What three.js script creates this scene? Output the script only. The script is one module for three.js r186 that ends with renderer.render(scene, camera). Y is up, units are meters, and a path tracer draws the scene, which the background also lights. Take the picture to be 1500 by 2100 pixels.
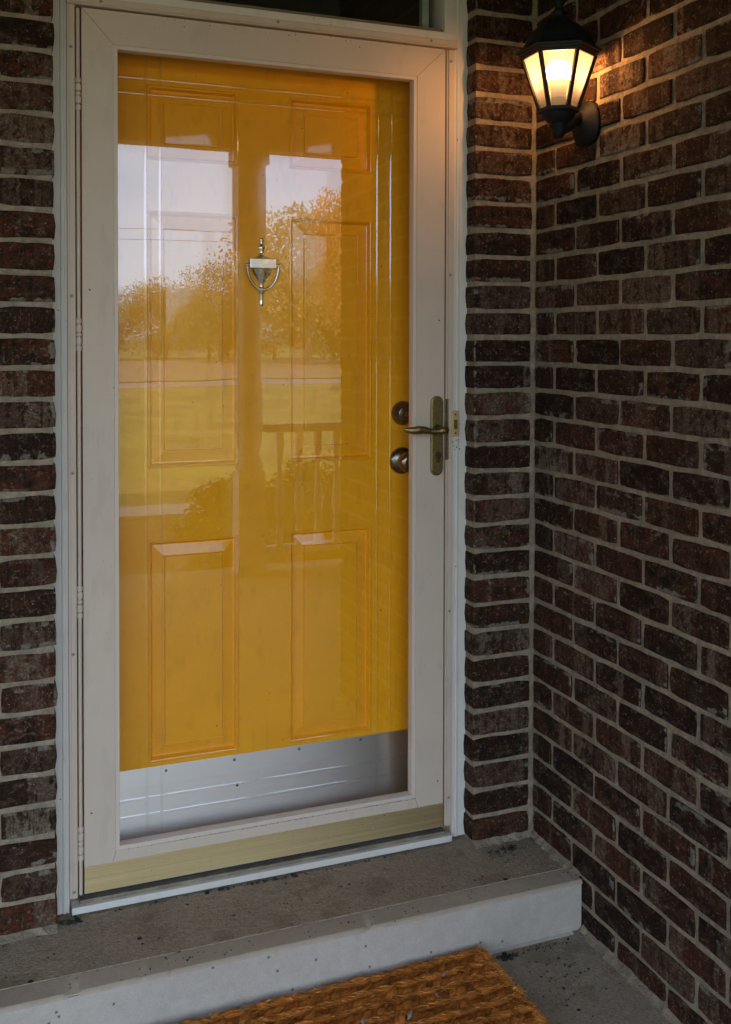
import * as THREE from 'three';
import { mergeGeometries, toCreasedNormals } from 'three/addons/utils/BufferGeometryUtils.js';
import { RoundedBoxGeometry } from 'three/addons/geometries/RoundedBoxGeometry.js';

// ---------------------------------------------------------------- camera, sky, sun, exposure
// World: x right along the door wall, y up from the foot of the glass door, z out of the house, metres.
const scene = new THREE.Scene();
const camera = new THREE.PerspectiveCamera(53.70, 1500 / 2100, 0.05, 900);
camera.position.set(-0.2248, 1.2724, 2.3711);
camera.rotation.set(-0.01996, -0.36815, 0.00193, 'YXZ');
camera.setViewOffset(1500, 2100, 0, 312, 1500, 2100);
scene.add(camera);

const renderer = new THREE.WebGLRenderer({ antialias: true });
renderer.toneMapping = THREE.LinearToneMapping;
renderer.toneMappingExposure = 2.9;
renderer.shadowMap.enabled = true;

const rng = (seed) => () => { seed = (seed + 0x6D2B79F5) | 0; let t = Math.imul(seed ^ (seed >>> 15), 1 | seed); t = (t + Math.imul(t ^ (t >>> 7), 61 | t)) ^ t; return ((t ^ (t >>> 14)) >>> 0) / 4294967296; };
const hash = (x, y, s) => { let h = Math.imul(x, 374761393) + Math.imul(y, 668265263) + Math.imul(s, 1274126177) | 0; h = Math.imul(h ^ (h >>> 13), 1274126177); return ((h ^ (h >>> 16)) >>> 0) / 4294967296; };
// value noise; with a period it tiles
function noise(x, y, s = 0, p = 0) {
  const xi = Math.floor(x), yi = Math.floor(y), fx = x - xi, fy = y - yi, u = fx * fx * (3 - 2 * fx), v = fy * fy * (3 - 2 * fy);
  const w = p ? (k) => ((k % p) + p) % p : (k) => k;
  const a = hash(w(xi), w(yi), s), b = hash(w(xi + 1), w(yi), s), c = hash(w(xi), w(yi + 1), s), d = hash(w(xi + 1), w(yi + 1), s);
  return a + (b - a) * u + (c - a) * v + (a - b - c + d) * u * v;
}
function fbm(x, y, o = 4, s = 0, p = 0) { let t = 0, a = 0.5, n = 0; for (let i = 0; i < o; i++) { t += a * noise(x, y, s + i, p); n += a; a *= 0.5; x *= 2; y *= 2; p *= 2; } return t / n; }
const clamp = (v, a = 0, b = 1) => Math.min(b, Math.max(a, v));
const sstep = (a, b, v) => { const t = clamp((v - a) / (b - a)); return t * t * (3 - 2 * t); };
const mix = (a, b, t) => a + (b - a) * t;
const mix3 = (a, b, t) => [mix(a[0], b[0], t), mix(a[1], b[1], t), mix(a[2], b[2], t)];

// the sky: pale blue, whiter towards the horizon, thin high cloud all round
{
  const W = 1024, H = 512, d = new Float32Array(W * H * 4);
  for (let j = 0; j < H; j++) for (let i = 0; i < W; i++) {
    const el = ((j + 0.5) / H - 0.5) * Math.PI, az = ((i + 0.5) / W) * Math.PI * 2, k = (j * W + i) * 4;
    let c;
    if (el <= 0) c = [0.34, 0.34, 0.28];
    else {
      const t = Math.pow(Math.sin(el), 0.85);
      c = mix3([0.92, 1.22, 1.60], [0.45, 0.72, 1.26], t);
      const x = Math.cos(el) * Math.cos(az), z = Math.cos(el) * Math.sin(az), y = Math.sin(el) + 0.25;
      const n = fbm(x / y * 1.4 + 20, z / y * 1.4 + 20, 5, 7), cl = 0.75 * sstep(0.42, 0.75, n);
      c = mix3(c, [1.20, 1.44, 1.72], cl);
    }
    d[k] = c[0]; d[k + 1] = c[1]; d[k + 2] = c[2]; d[k + 3] = 1;
  }
  const t = new THREE.DataTexture(d, W, H, THREE.RGBAFormat, THREE.FloatType);
  t.mapping = THREE.EquirectangularReflectionMapping; t.magFilter = THREE.LinearFilter; t.minFilter = THREE.LinearFilter; t.wrapS = THREE.RepeatWrapping; t.needsUpdate = true;
  scene.background = t; scene.environment = t;
}
// the sun stands behind the house: the porch is in open shade, the far lawn and trees are sunlit
const sun = new THREE.DirectionalLight(new THREE.Color(1.0, 0.92, 0.80), 4.4);
sun.position.set(-14, 26, -26); sun.target.position.set(0, 0, 6);
sun.castShadow = true; sun.shadow.mapSize.set(2048, 2048);
Object.assign(sun.shadow.camera, { left: -60, right: 60, top: 60, bottom: -60, near: 1, far: 160 });
scene.add(sun, sun.target);

// ---------------------------------------------------------------- helpers
const taken = {};
const named = (n) => { if (!(n in taken)) { taken[n] = 0; return n; } taken[n]++; return n + '_' + String(taken[n]).padStart(3, '0'); };
function thing(name, label, category, group, at = [0, 0, 0]) {
  const g = new THREE.Group(); g.name = named(name); g.position.set(...at); g.userData = { label, category, kind: 'thing' }; if (group) g.userData.group = group; scene.add(g); return g;
}
function part(name, geo, mat, parent, label) {
  const m = new THREE.Mesh(geo, mat); m.name = name; m.castShadow = m.receiveShadow = true; if (label) m.userData.label = label; parent.add(m); return m;
}
function solo(name, geo, mat, label, category, group) { const m = part(named(name), geo, mat, scene); m.userData = { label, category, kind: 'thing' }; if (group) m.userData.group = group; return m; }
function struct(name, geo, mat) { const m = part(named(name), geo, mat, scene); m.userData = { kind: 'structure' }; return m; }
// uv in metres from each face's own plane
function metreUV(g, s = 1, ou = 0, ov = 0) {
  g = g.index ? g.toNonIndexed() : g; const p = g.attributes.position, n = p.count, uv = new Float32Array(n * 2), a = new THREE.Vector3(), b = new THREE.Vector3(), c = new THREE.Vector3();
  for (let i = 0; i < n; i += 3) {
    a.fromBufferAttribute(p, i); b.fromBufferAttribute(p, i + 1); c.fromBufferAttribute(p, i + 2);
    const nx = new THREE.Vector3().crossVectors(b.clone().sub(a), c.clone().sub(a)), ax = Math.abs(nx.x), ay = Math.abs(nx.y), az = Math.abs(nx.z);
    [a, b, c].forEach((v, k) => { const q = ax >= ay && ax >= az ? [v.z, v.y] : ay >= az ? [v.x, v.z] : [v.x, v.y]; uv[(i + k) * 2] = (q[0] + ou) * s; uv[(i + k) * 2 + 1] = (q[1] + ov) * s; });
  }
  g.setAttribute('uv', new THREE.BufferAttribute(uv, 2)); return g;
}
const box = (x0, x1, y0, y1, z0, z1) => metreUV(new THREE.BoxGeometry(x1 - x0, y1 - y0, z1 - z0).translate((x0 + x1) / 2, (y0 + y1) / 2, (z0 + z1) / 2));
const rbox = (x0, x1, y0, y1, z0, z1, r = 0.0015, seg = 2) => metreUV(new RoundedBoxGeometry(x1 - x0, y1 - y0, z1 - z0, seg, Math.min(r, 0.49 * Math.min(x1 - x0, y1 - y0, z1 - z0))).translate((x0 + x1) / 2, (y0 + y1) / 2, (z0 + z1) / 2));
const shapeOf = (pts) => { const s = new THREE.Shape(); pts.forEach((p, i) => i ? s.lineTo(p[0], p[1]) : s.moveTo(p[0], p[1])); s.closePath(); return s; };
// plate in the xy plane from z0 to z1 with small bevels
function plate(pts, z0, z1, bev = 0.0008) {
  const s = pts instanceof THREE.Shape ? pts : shapeOf(pts);
  return metreUV(new THREE.ExtrudeGeometry(s, { depth: z1 - z0 - 2 * bev, bevelEnabled: bev > 0, bevelThickness: bev, bevelSize: bev, bevelOffset: -bev, bevelSegments: 2, curveSegments: 20 }).translate(0, 0, z0 + bev));
}
// section in (x,z) run along y
function runY(sec, y0, y1) { return metreUV(new THREE.ExtrudeGeometry(shapeOf(sec.map(([x, z]) => [x, -z])), { depth: y1 - y0, bevelEnabled: false }).rotateX(-Math.PI / 2).translate(0, y0, 0)); }
// section in (z,y) run along x
function runX(sec, x0, x1) { return metreUV(new THREE.ExtrudeGeometry(shapeOf(sec.map(([z, y]) => [-z, y])), { depth: x1 - x0, bevelEnabled: false }).rotateY(Math.PI / 2).translate(x0, 0, 0)); }
const lathe = (pts, seg = 32) => new THREE.LatheGeometry(pts.map((p) => new THREE.Vector2(p[0], p[1])), seg);
const cyl = (r, h, seg = 20, r2 = r) => new THREE.CylinderGeometry(r2, r, h, seg);
const mergeAll = (l) => mergeGeometries(l.map((g) => { g = g.index ? g.toNonIndexed() : g; for (const k of Object.keys(g.attributes)) if (!['position', 'normal', 'uv'].includes(k)) g.deleteAttribute(k); return g; }));

function tex(W, H, fn, { srgb = true, rx = 1, ry = 1 } = {}) {   // fn(u px, v px) -> [r,g,b] 0..1 (or one number)
  const d = new Uint8Array(W * H * 4);
  for (let j = 0; j < H; j++) for (let i = 0; i < W; i++) { const c = fn(i, j), k = (j * W + i) * 4; if (typeof c === 'number') d[k] = d[k + 1] = d[k + 2] = clamp(c) * 255; else { d[k] = clamp(c[0]) * 255; d[k + 1] = clamp(c[1]) * 255; d[k + 2] = clamp(c[2]) * 255; } d[k + 3] = 255; }
  return finish(d, W, H, srgb, rx, ry);
}
function finish(d, W, H, srgb, rx = 1, ry = 1) {
  const t = new THREE.DataTexture(d, W, H); t.wrapS = t.wrapT = THREE.RepeatWrapping; t.magFilter = THREE.LinearFilter; t.minFilter = THREE.LinearMipmapLinearFilter; t.generateMipmaps = true;
  if (srgb) t.colorSpace = THREE.SRGBColorSpace; t.repeat.set(rx, ry); t.needsUpdate = true; return t;
}
const again = (t, rx, ry = rx) => { const c = t.clone(); c.repeat.set(rx, ry); c.needsUpdate = true; return c; };
const lin = (r, g, b) => new THREE.Color().setRGB(r, g, b);
const std = (o) => new THREE.MeshStandardMaterial(o);
const phy = (o) => new THREE.MeshPhysicalMaterial(o);

// ---------------------------------------------------------------- textures
const R = rng(11);
const CW = 224, CH = 84, ACOL = 9, AROW = 24, AW = 2048, AH = 2048;
// faces of 216 different bricks: fired colour, flashing in upright bands, lime smears, chips and specks
const cellKind = [];
const brickAtlas = (() => {
  const d = new Uint8Array(AW * AH * 4);
  for (let k = 3; k < d.length; k += 4) d[k] = 255;
  const lime = [122, 112, 98];
  for (let n = 0; n < ACOL * AROW; n++) {
    const r = rng(900 + n), ox = (n % ACOL) * CW, oy = Math.floor(n / ACOL) * CH, kind = r(); cellKind.push(kind < 0.40 ? 0 : kind < 0.66 ? 1 : 2);
    const red = [[80, 46, 30], [68, 42, 28], [90, 51, 33], [60, 37, 26]][Math.floor(r() * 4)], black = [[38, 30, 23], [32, 27, 22], [44, 33, 25]][Math.floor(r() * 3)], tan = [[130, 107, 87], [116, 93, 74], [138, 116, 95], [106, 83, 66]][Math.floor(r() * 4)];
    const amount = kind < 0.40 ? 0.05 : kind < 0.66 ? 0.20 : 0.90, dark = kind < 0.4 ? 0.62 : 0.35;
    const bands = []; let x = r() * 20; while (x < CW) { const w = 18 + r() * 60; bands.push([x, x + w, r() < amount ? 0.35 + r() * 0.55 : 0, r()]); x += w; }
    const smear = [0, 1, 2, 3].map(() => r() < 0.26 ? 5 + r() * 16 : r() * 1.5), chips = []; for (let k = 0; k < 2; k++) if (r() < 0.12) chips.push([r() < 0.5 ? r() * 14 : CW - r() * 14, r() < 0.5 ? r() * 8 : CH - r() * 8, 4 + r() * 9]);
    const specks = []; for (let k = 0; k < 3 + r() * 9; k++) specks.push([r() * CW, r() * CH, 0.6 + r() * 1.1, r()]);
    const runs = []; for (let k = 0; k < r() * 4; k++) runs.push([r() * CW, r() * CH * 0.5, 10 + r() * 35, 0.5 + r()]);
    for (let j = 0; j < CH; j++) for (let i = 0; i < CW; i++) {
      const big = fbm(i / 38, j / 26, 3, n * 5), fine = fbm(i / 5, j / 5, 2, n * 5 + 2), up = fbm(i / 7, j / 60, 2, n * 5 + 3), g = hash(i, j, n);
      let c = mix3(red, black, clamp(dark * sstep(0.3, 0.7, big) + (up - 0.5) * 0.9));
      for (const b of bands) { if (!b[2]) continue; const wob = (noise(j / 9, b[0], n) - 0.5) * 8, e = Math.min(i - b[0] + wob, b[1] - i - wob); const m = sstep(-2, 3 + b[3] * 6, e) * b[2] * sstep(0.22, 0.55, fbm(i / 16, j / 22, 3, n * 5 + 9)); c = mix3(c, tan, m); }
      c = mix3(c, [112, 93, 76], 0.34 * sstep(0.45, 0.72, fbm(i / 26, j / 20, 4, n * 5 + 41)) * (0.5 + hash(n, 3, 7)) * (0.6 + 0.8 * fine));
      let f = 0.56 + 0.50 * fine + (g - 0.5) * 0.16; c = [c[0] * f, c[1] * f, c[2] * f];
      const es = [i, CW - 1 - i, j, CH - 1 - j]; let m = 0;
      for (let s = 0; s < 4; s++) m = Math.max(m, sstep(0.0, 0.22, (smear[s] - es[s]) / 12 + (fbm(i / 15, j / 15, 4, n * 5 + 20 + s) - 0.5) * 1.3 - 0.06));
      m *= (es[0] < 30 || es[1] < 30 || es[2] < 22 || es[3] < 22 ? 1 : 0) * sstep(0.46, 0.60, fbm(i / 34, j / 30, 3, n * 5 + 26));
      for (const q of runs) { const dx = Math.abs(i - q[0] - (noise(j / 8, q[0], 3) - 0.5) * 4); if (dx < q[3] && j > q[1] && j < q[1] + q[2]) m = Math.max(m, 0.4); }
      if (fbm(i / 12, j / 10, 3, n * 5 + 31) > 0.66 && fine > 0.52) m = Math.max(m, 0.5);
      c = mix3(c, lime.map((q) => q * (0.8 + 0.35 * fine)), m * 0.85);
      for (const q of chips) { const dd = Math.hypot(i - q[0], (j - q[1]) * 1.2) + (fine - 0.5) * 9; if (dd < q[2]) c = mix3(c, [122, 58, 34], 0.6); }
      for (const q of specks) if (Math.hypot(i - q[0], j - q[1]) < q[2]) c = mix3(c, [190, 178, 160], 0.5 + 0.5 * q[3]);
      const k = ((oy + j) * AW + ox + i) * 4; d[k] = clamp(c[0], 0, 255); d[k + 1] = clamp(c[1], 0, 255); d[k + 2] = clamp(c[2], 0, 255);
    }
  }
  return finish(d, AW, AH, true);
})();
const roughBump = tex(512, 512, (i, j) => 0.55 * fbm(i / 8, j / 8, 4, 3, 64) + 0.3 * fbm(i / 40, j / 40, 3, 8, 512 / 40 | 0 || 1) + 0.15 * hash(i, j, 4), { srgb: false });
const sand = tex(512, 512, (i, j) => { const f = 0.74 + 0.26 * fbm(i / 16, j / 16, 4, 51, 32) + (hash(i, j, 5) - 0.5) * 0.16, s = hash(i >> 1, j >> 1, 8) > 0.985 ? 0.78 : 1, w = 0.90 + 0.2 * fbm(i / 64, j / 64, 3, 52, 8); return [0.66 * f * s * w, 0.58 * f * s * w, 0.48 * f * s * w]; }, { rx: 3.2, ry: 3.2 });
const concreteMap = (() => {
  const spots = [], r = rng(77); for (let k = 0; k < 200; k++) spots.push([r() * 1024, r() * 1024, 0.7 + r() * r() * 5, r()]);
  const W = 1024, d = new Uint8Array(W * W * 4);
  for (let j = 0; j < W; j++) for (let i = 0; i < W; i++) {
    const big = fbm(i / 128, j / 128, 5, 61, 8), mid = fbm(i / 6, j / 6, 3, 62, 0), g = hash(i, j, 9), st = sstep(0.56, 0.74, fbm(i / 64, j / 64, 5, 63, 16));
    let f = 0.74 + 0.12 * big + 0.20 * mid + (g - 0.5) * 0.20; let c = [0.84 * f, 0.81 * f, 0.755 * f]; c = mix3(c, [0.60 * f, 0.56 * f, 0.48 * f], st * 0.35); const ck = Math.abs(fbm(i / 90, j / 90, 4, 64, 0) - 0.5); if (ck < 0.0016) c = mix3(c, [0.34, 0.32, 0.28], 0.6);
    const k = (j * W + i) * 4; d[k] = clamp(c[0]) * 255; d[k + 1] = clamp(c[1]) * 255; d[k + 2] = clamp(c[2]) * 255; d[k + 3] = 255;
  }
  for (const [x, y, q, t] of spots) for (let b = -8; b <= 8; b++) for (let a = -8; a <= 8; a++) { const i = ((x + a | 0) + W) % W, j = ((y + b | 0) + W) % W; if (Math.hypot(a, b) + (hash(i, j, 2) - 0.5) * 2.5 < q) { const k = (j * W + i) * 4, v = t > 0.82 ? 190 : 42 + t * 30; d[k] = v; d[k + 1] = v * 0.97; d[k + 2] = v * 0.88; } }
  return finish(d, W, W, true, 1 / 1.1, 1 / 1.1);
})();
const plasterMap = tex(512, 512, (i, j) => { const a = fbm(i / 128, j / 64, 4, 65, 4), b = fbm(i / 7, j / 7, 2, 66, 0), sp = hash(i >> 1, j >> 1, 67) > 0.9975 ? 0.55 : 1, f = (0.80 + 0.10 * a + 0.05 * b + (hash(i, j, 68) - 0.5) * 0.05) * sp; return [f, f * 0.985, f * 0.96]; }, { rx: 1.1, ry: 1.1 });
const paintMap = (() => {   // old factory paint with fly specks and thin grime
  const W = 1024, d = new Uint8Array(W * W * 4), r = rng(5);
  for (let j = 0; j < W; j++) for (let i = 0; i < W; i++) { const f = 0.955 + 0.05 * fbm(i / 90, j / 90, 4, 71, 0) - 0.03 * sstep(0.6, 0.8, fbm(i / 20, j / 60, 3, 72, 0)) + (hash(i, j, 3) - 0.5) * 0.015, k = (j * W + i) * 4; d[k] = 255 * clamp(f); d[k + 1] = 254 * clamp(f); d[k + 2] = 250 * clamp(f); d[k + 3] = 255; }
  for (let n = 0; n < 150; n++) { const x = r() * W, y = r() * W, q = 0.4 + r() * r() * r() * 2.4, dk = 0.15 + r() * 0.5, sx = 0.6 + r() * 0.8; for (let b = -5; b <= 5; b++) for (let a = -5; a <= 5; a++) if (Math.hypot(a * sx, b) < q) { const k = ((((y + b | 0) + W) % W) * W + (((x + a | 0) + W) % W)) * 4; d[k] *= dk; d[k + 1] *= dk * 0.95; d[k + 2] *= dk * 0.85; } }
  return finish(d, W, W, true, 1 / 1.2, 1 / 1.2);
})();
const brushed = tex(512, 512, (i, j) => 0.5 + 0.5 * (fbm(i / 60, j / 1.6, 3, 81) - 0.5) + 0.12 * (hash(i >> 3, j, 5) - 0.5), { srgb: false, rx: 3, ry: 8 });
const brassMap = (() => {   // rolled brass: fine lengthwise streaks, specks of corrosion, a few scratches
  const W = 1024, H = 128, d = new Uint8Array(W * H * 4), r = rng(8);
  for (let j = 0; j < H; j++) for (let i = 0; i < W; i++) { const f = 0.88 + 0.10 * (fbm(i / 300, j / 2.2, 3, 91) - 0.5) + 0.10 * (fbm(i / 500, j / 14, 2, 93) - 0.5) + (hash(i, j, 92) - 0.5) * 0.05, k = (j * W + i) * 4; d[k] = 255 * clamp(f); d[k + 1] = 255 * clamp(f); d[k + 2] = 255 * clamp(f); d[k + 3] = 255; }
  for (let n = 0; n < 170; n++) { const x = W * (1 - Math.pow(r(), 1.8)), y = r() * H, q = 0.5 + r() * r() * 2.2, v = r() < 0.6 ? 1.16 : 0.55; for (let b2 = -3; b2 <= 3; b2++) for (let a2 = -3; a2 <= 3; a2++) if (Math.hypot(a2, b2) < q) { const k = ((((y + b2 | 0) + H) % H) * W + (((x + a2 | 0) + W) % W)) * 4; for (let c = 0; c < 3; c++) d[k + c] = clamp(d[k + c] * v, 0, 255); } }
  return finish(d, W, H, true, 1 / 0.92, 1 / 0.063);
})();
const pitted = tex(256, 256, (i, j) => { const n = fbm(i / 10, j / 10, 4, 101, 0); const v = 0.55 + 0.55 * n - (n > 0.60 ? 0.25 : 0) + (hash(i, j, 2) - 0.5) * 0.1; return [v, v, v]; }, { rx: 12, ry: 12 });
const grain = tex(512, 1024, (i, j) => { const w = fbm(i / 40, j / 90, 2, 111) * 5, a = fbm((i + w * 6) / 3.2, j / 42, 3, 112); return 0.35 * a + 0.65 * fbm(i / 5, j / 9, 3, 113); }, { srgb: false, rx: 4, ry: 2 });

const M = {
  brick: phy({ specularIntensity: 0.2, map: brickAtlas, bumpMap: again(roughBump, 7, 6), bumpScale: 0.0035, roughness: 0.92 }),
  mortar: phy({ specularIntensity: 0.2, map: sand, bumpMap: again(roughBump, 3.5), bumpScale: 0.006, roughness: 0.95 }),
  plainBrick: phy({ specularIntensity: 0.2, color: lin(0.10, 0.058, 0.044), roughness: 0.95, bumpMap: again(roughBump, 4), bumpScale: 0.004 }),
  stone: phy({ specularIntensity: 0.2, map: concreteMap, bumpMap: again(roughBump, 4.2), bumpScale: 0.006, roughness: 0.93, color: lin(0.64, 0.52, 0.41) }),
  smoothStone: phy({ specularIntensity: 0.2, map: plasterMap, bumpMap: again(roughBump, 2.5), bumpScale: 0.0012, roughness: 0.88, color: lin(0.55, 0.44, 0.335) }),
  riser: phy({ specularIntensity: 0.2, map: again(plasterMap, 0.8), bumpMap: again(roughBump, 2.0), bumpScale: 0.0015, roughness: 0.88, color: lin(0.61, 0.525, 0.45) }),
  floor: phy({ specularIntensity: 0.2, map: again(concreteMap, 1.1), bumpMap: again(roughBump, 4.5), bumpScale: 0.003, roughness: 0.92, color: lin(0.62, 0.525, 0.43) }),
  almond: std({ map: paintMap, color: lin(0.615, 0.475, 0.365), roughness: 0.58 }),
  white: std({ map: again(paintMap, 0.9), color: lin(0.68, 0.61, 0.54), roughness: 0.6, bumpMap: again(roughBump, 3), bumpScale: 0.0004 }),
  bead: std({ color: lin(0.63, 0.495, 0.385), roughness: 0.5 }),
  wood: std({ color: lin(0.20, 0.125, 0.07), roughness: 0.55 }),  // for the jambs: brown chosen to put the recess shade into the colour
  black: std({ color: lin(0.012, 0.012, 0.012), roughness: 0.7 }),
  rubber: std({ color: lin(0.02, 0.02, 0.02), roughness: 0.6 }),
  yellow: phy({ color: lin(0.97, 0.405, 0.008), roughness: 0.40, specularIntensity: 0.1, map: again(paintMap, 1.1), bumpMap: grain, bumpScale: 0.00026, clearcoat: 0.75, clearcoatRoughness: 0.05 }),
  steel: phy({ color: lin(0.80, 0.74, 0.66), metalness: 1, roughness: 0.40, bumpMap: brushed, bumpScale: 0.00012, anisotropy: 0.9, anisotropyRotation: Math.PI / 2 }),
  brassStrip: phy({ color: lin(0.80, 0.58, 0.28), map: brassMap, metalness: 0.85, roughness: 0.50, anisotropy: 0.7, anisotropyRotation: Math.PI / 2 }),
  brass: phy({ color: lin(0.46, 0.32, 0.13), map: pitted, metalness: 1, roughness: 0.42 }),
  brassBright: phy({ color: lin(0.72, 0.50, 0.24), metalness: 0.8, roughness: 0.45 }),
  brassDark: phy({ color: lin(0.07, 0.045, 0.02), metalness: 0.6, roughness: 0.45 }),
  bronze: phy({ color: lin(0.24, 0.19, 0.14), metalness: 1, roughness: 0.24 }),
  nickel: phy({ color: lin(0.55, 0.50, 0.43), metalness: 1, roughness: 0.17 }),
  screw: std({ color: lin(0.34, 0.30, 0.25), metalness: 0.3, roughness: 0.6 }),
  slot: std({ color: lin(0.05, 0.045, 0.04), roughness: 0.8 }),
  glass: phy({ color: lin(1, 1, 1), transmission: 1, thickness: 0, roughness: 0.0, ior: 1.88 }),
  darkGlass: phy({ color: lin(1, 1, 1), transmission: 1, thickness: 0, roughness: 0.0, ior: 1.6 }),
  lampGlass: phy({ color: lin(0.96, 0.91, 0.82), transmission: 1, thickness: 0, roughness: 0.40, ior: 1.5, bumpMap: again(roughBump, 6), bumpScale: 0.001 }),
  lampBlack: phy({ color: lin(0.007, 0.007, 0.007), roughness: 0.5, specularIntensity: 0.6, bumpMap: again(roughBump, 8), bumpScale: 0.0006 }),
  lampSocket: std({ color: lin(0.35, 0.30, 0.22), roughness: 0.6 }),
  bulb: std({ color: lin(1, 0.9, 0.75), emissive: lin(1.0, 0.78, 0.50), emissiveIntensity: 4.0, roughness: 0.3 }),
};

// ---------------------------------------------------------------- brickwork
const PITCH = 0.0693, BED0 = 1.0713, ZF = 0.047, XW = 1.149, JOINT = 0.0118;
const bed = (k) => BED0 - PITCH * k;
const KTOP = -24, KLOW = 18;                     // beds from the ceiling down to the porch floor
let brickNo = 0;
// one brick: front face at z = 0 looking to +z, worn uneven outline, rounded arrises, sides running back
function brickGeo(w, h, d, tone) {
  const r = rng(5000 + brickNo * 7), like = cellKind.map((k, i) => i).filter((i) => tone === 2 ? cellKind[i] === 2 : cellKind[i] < 2), cell = like[Math.floor(r() * like.length)]; brickNo++;
  const nx = Math.max(3, Math.round(w / 0.032)), ny = 2, out = [];
  const jit = 0.0028, c = Math.min(0.006, h * 0.1);
  for (let i = 0; i <= nx; i++) out.push([-w / 2 + (i / nx) * w, -h / 2]);
  for (let j = 1; j < ny; j++) out.push([w / 2, -h / 2 + (j / ny) * h]);
  for (let i = nx; i >= 0; i--) out.push([-w / 2 + (i / nx) * w, h / 2]);
  for (let j = ny - 1; j > 0; j--) out.push([-w / 2, -h / 2 + (j / ny) * h]);
  const tilt = (r() - 0.5) * 0.0022, ox = (r() - 0.5) * 0.002, N = out.length;
  const o = out.map(([x, y]) => { const cx = Math.abs(Math.abs(x) - w / 2) < 1e-6 && Math.abs(Math.abs(y) - h / 2) < 1e-6; return [x * (cx ? 1 - c * 0.35 / (w / 2) : 1) + (r() - 0.5) * jit + ox, y * (cx ? 1 - c * 0.35 / (h / 2) : 1) + (r() - 0.5) * jit + tilt * (x / w) * 2]; });
  const inn = o.map(([x, y]) => { const e = 0.0022 + r() * 0.0022; return [x - Math.sign(x) * (Math.abs(x) > w / 2 - 0.008 ? e : 0), y - Math.sign(y) * (Math.abs(y) > h / 2 - 0.008 ? e : 0), (r() - 0.5) * 0.0008]; });
  const pos = [], uv = [], u0 = (cell % ACOL) * CW / AW, v0 = Math.floor(cell / ACOL) * CH / AH, flip = r() < 0.5;
  const put = (x, y, z, side) => { pos.push(x, y, z); let u = clamp(x / w + 0.5 + (side ? 0 : 0), 0.012, 0.988), v = clamp(y / h + 0.5, 0.03, 0.97); if (side === 1) u = clamp(x < 0 ? 0.30 - z / 0.22 : 0.70 + z / 0.22, 0.012, 0.988); if (side === 2) v = clamp(v - z / 0.1 * (y > 0 ? 1 : -1), 0.03, 0.97); if (flip) u = 1 - u; uv.push(u0 + u * CW / AW, v0 + v * CH / AH); };
  const tri = (a, b, c2, s) => { put(...a, s); put(...b, s); put(...c2, s); };
  const zc = (r() - 0.5) * 0.0006, cen = [0, 0, zc];
  // front as two fans so that the face stays slightly uneven
  for (let i = 0; i < N; i++) tri(cen, inn[i], inn[(i + 1) % N], 0);
  for (let i = 0; i < N; i++) { const a = o[i], b = o[(i + 1) % N], p = inn[i], q = inn[(i + 1) % N], A = [a[0], a[1], -0.0026], B = [b[0], b[1], -0.0026]; tri(A, B, q, 0); tri(A, q, p, 0); }
  for (let i = 0; i < N; i++) { const a = o[i], b = o[(i + 1) % N], A = [a[0], a[1], -0.0026], B = [b[0], b[1], -0.0026], A2 = [a[0], a[1], -d], B2 = [b[0], b[1], -d]; const s = Math.abs(a[1] - b[1]) > Math.abs(a[0] - b[0]) ? 1 : 2; tri(A2, B2, B, s); tri(A2, B, A, s); }
  const g = new THREE.BufferGeometry(); g.setAttribute('position', new THREE.Float32BufferAttribute(pos, 3)); g.setAttribute('uv', new THREE.Float32BufferAttribute(uv, 2)); g.computeVertexNormals();
  return toCreasedNormals(g, 0.35);
}
const PALE = { side: [[0.356, 1.919], [0.521, 1.898], [0.636, 1.888], [0.451, 1.845], [0.621, 1.831], [0.711, 1.848], [0.317, 1.842], [0.590, 1.762], [0.727, 1.772], [0.524, 1.712], [0.378, 1.733], [0.669, 1.710], [0.558, 1.653], [0.236, 1.652], [0.398, 1.646], [0.380, 1.575], [0.751, 1.574], [0.618, 1.455], [0.343, 1.362], [0.457, 1.374], [0.528, 1.366], [0.430, 1.309], [0.611, 1.311], [0.761, 1.304], [0.719, 1.236], [0.346, 1.103], [0.514, 1.103], [0.706, 1.107], [0.176, 0.987], [0.327, 0.979], [0.244, 0.898], [0.481, 0.910], [0.360, 0.707], [0.234, 0.770], [0.228, 0.325], [0.385, 0.288], [0.558, 0.313], [0.567, 0.248], [0.757, 0.503], [0.356, 0.207], [0.546, -0.103], [0.605, 0.522], [0.778, 1.098], [0.260, 1.341]],
  hinge: [[-0.113, 1.829], [-0.114, 1.723], [-0.114, 1.591], [-0.116, 1.113], [-0.118, 0.830], [-0.119, 0.615], [-0.119, 0.491], [-0.120, 0.345], [-0.120, 0.204], [-0.151, 0.210], [-0.121, 0.064], [-0.114, 1.655]],
  pier: [[1.048, 1.930], [1.049, 1.861], [1.049, 1.736], [1.051, 1.383], [1.052, 1.320], [1.053, 1.123], [1.056, 0.459], [1.057, 0.273], [1.058, 0.157], [1.049, 1.786], [1.054, 0.862]] };   // where the pale, flashed bricks sit
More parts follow.
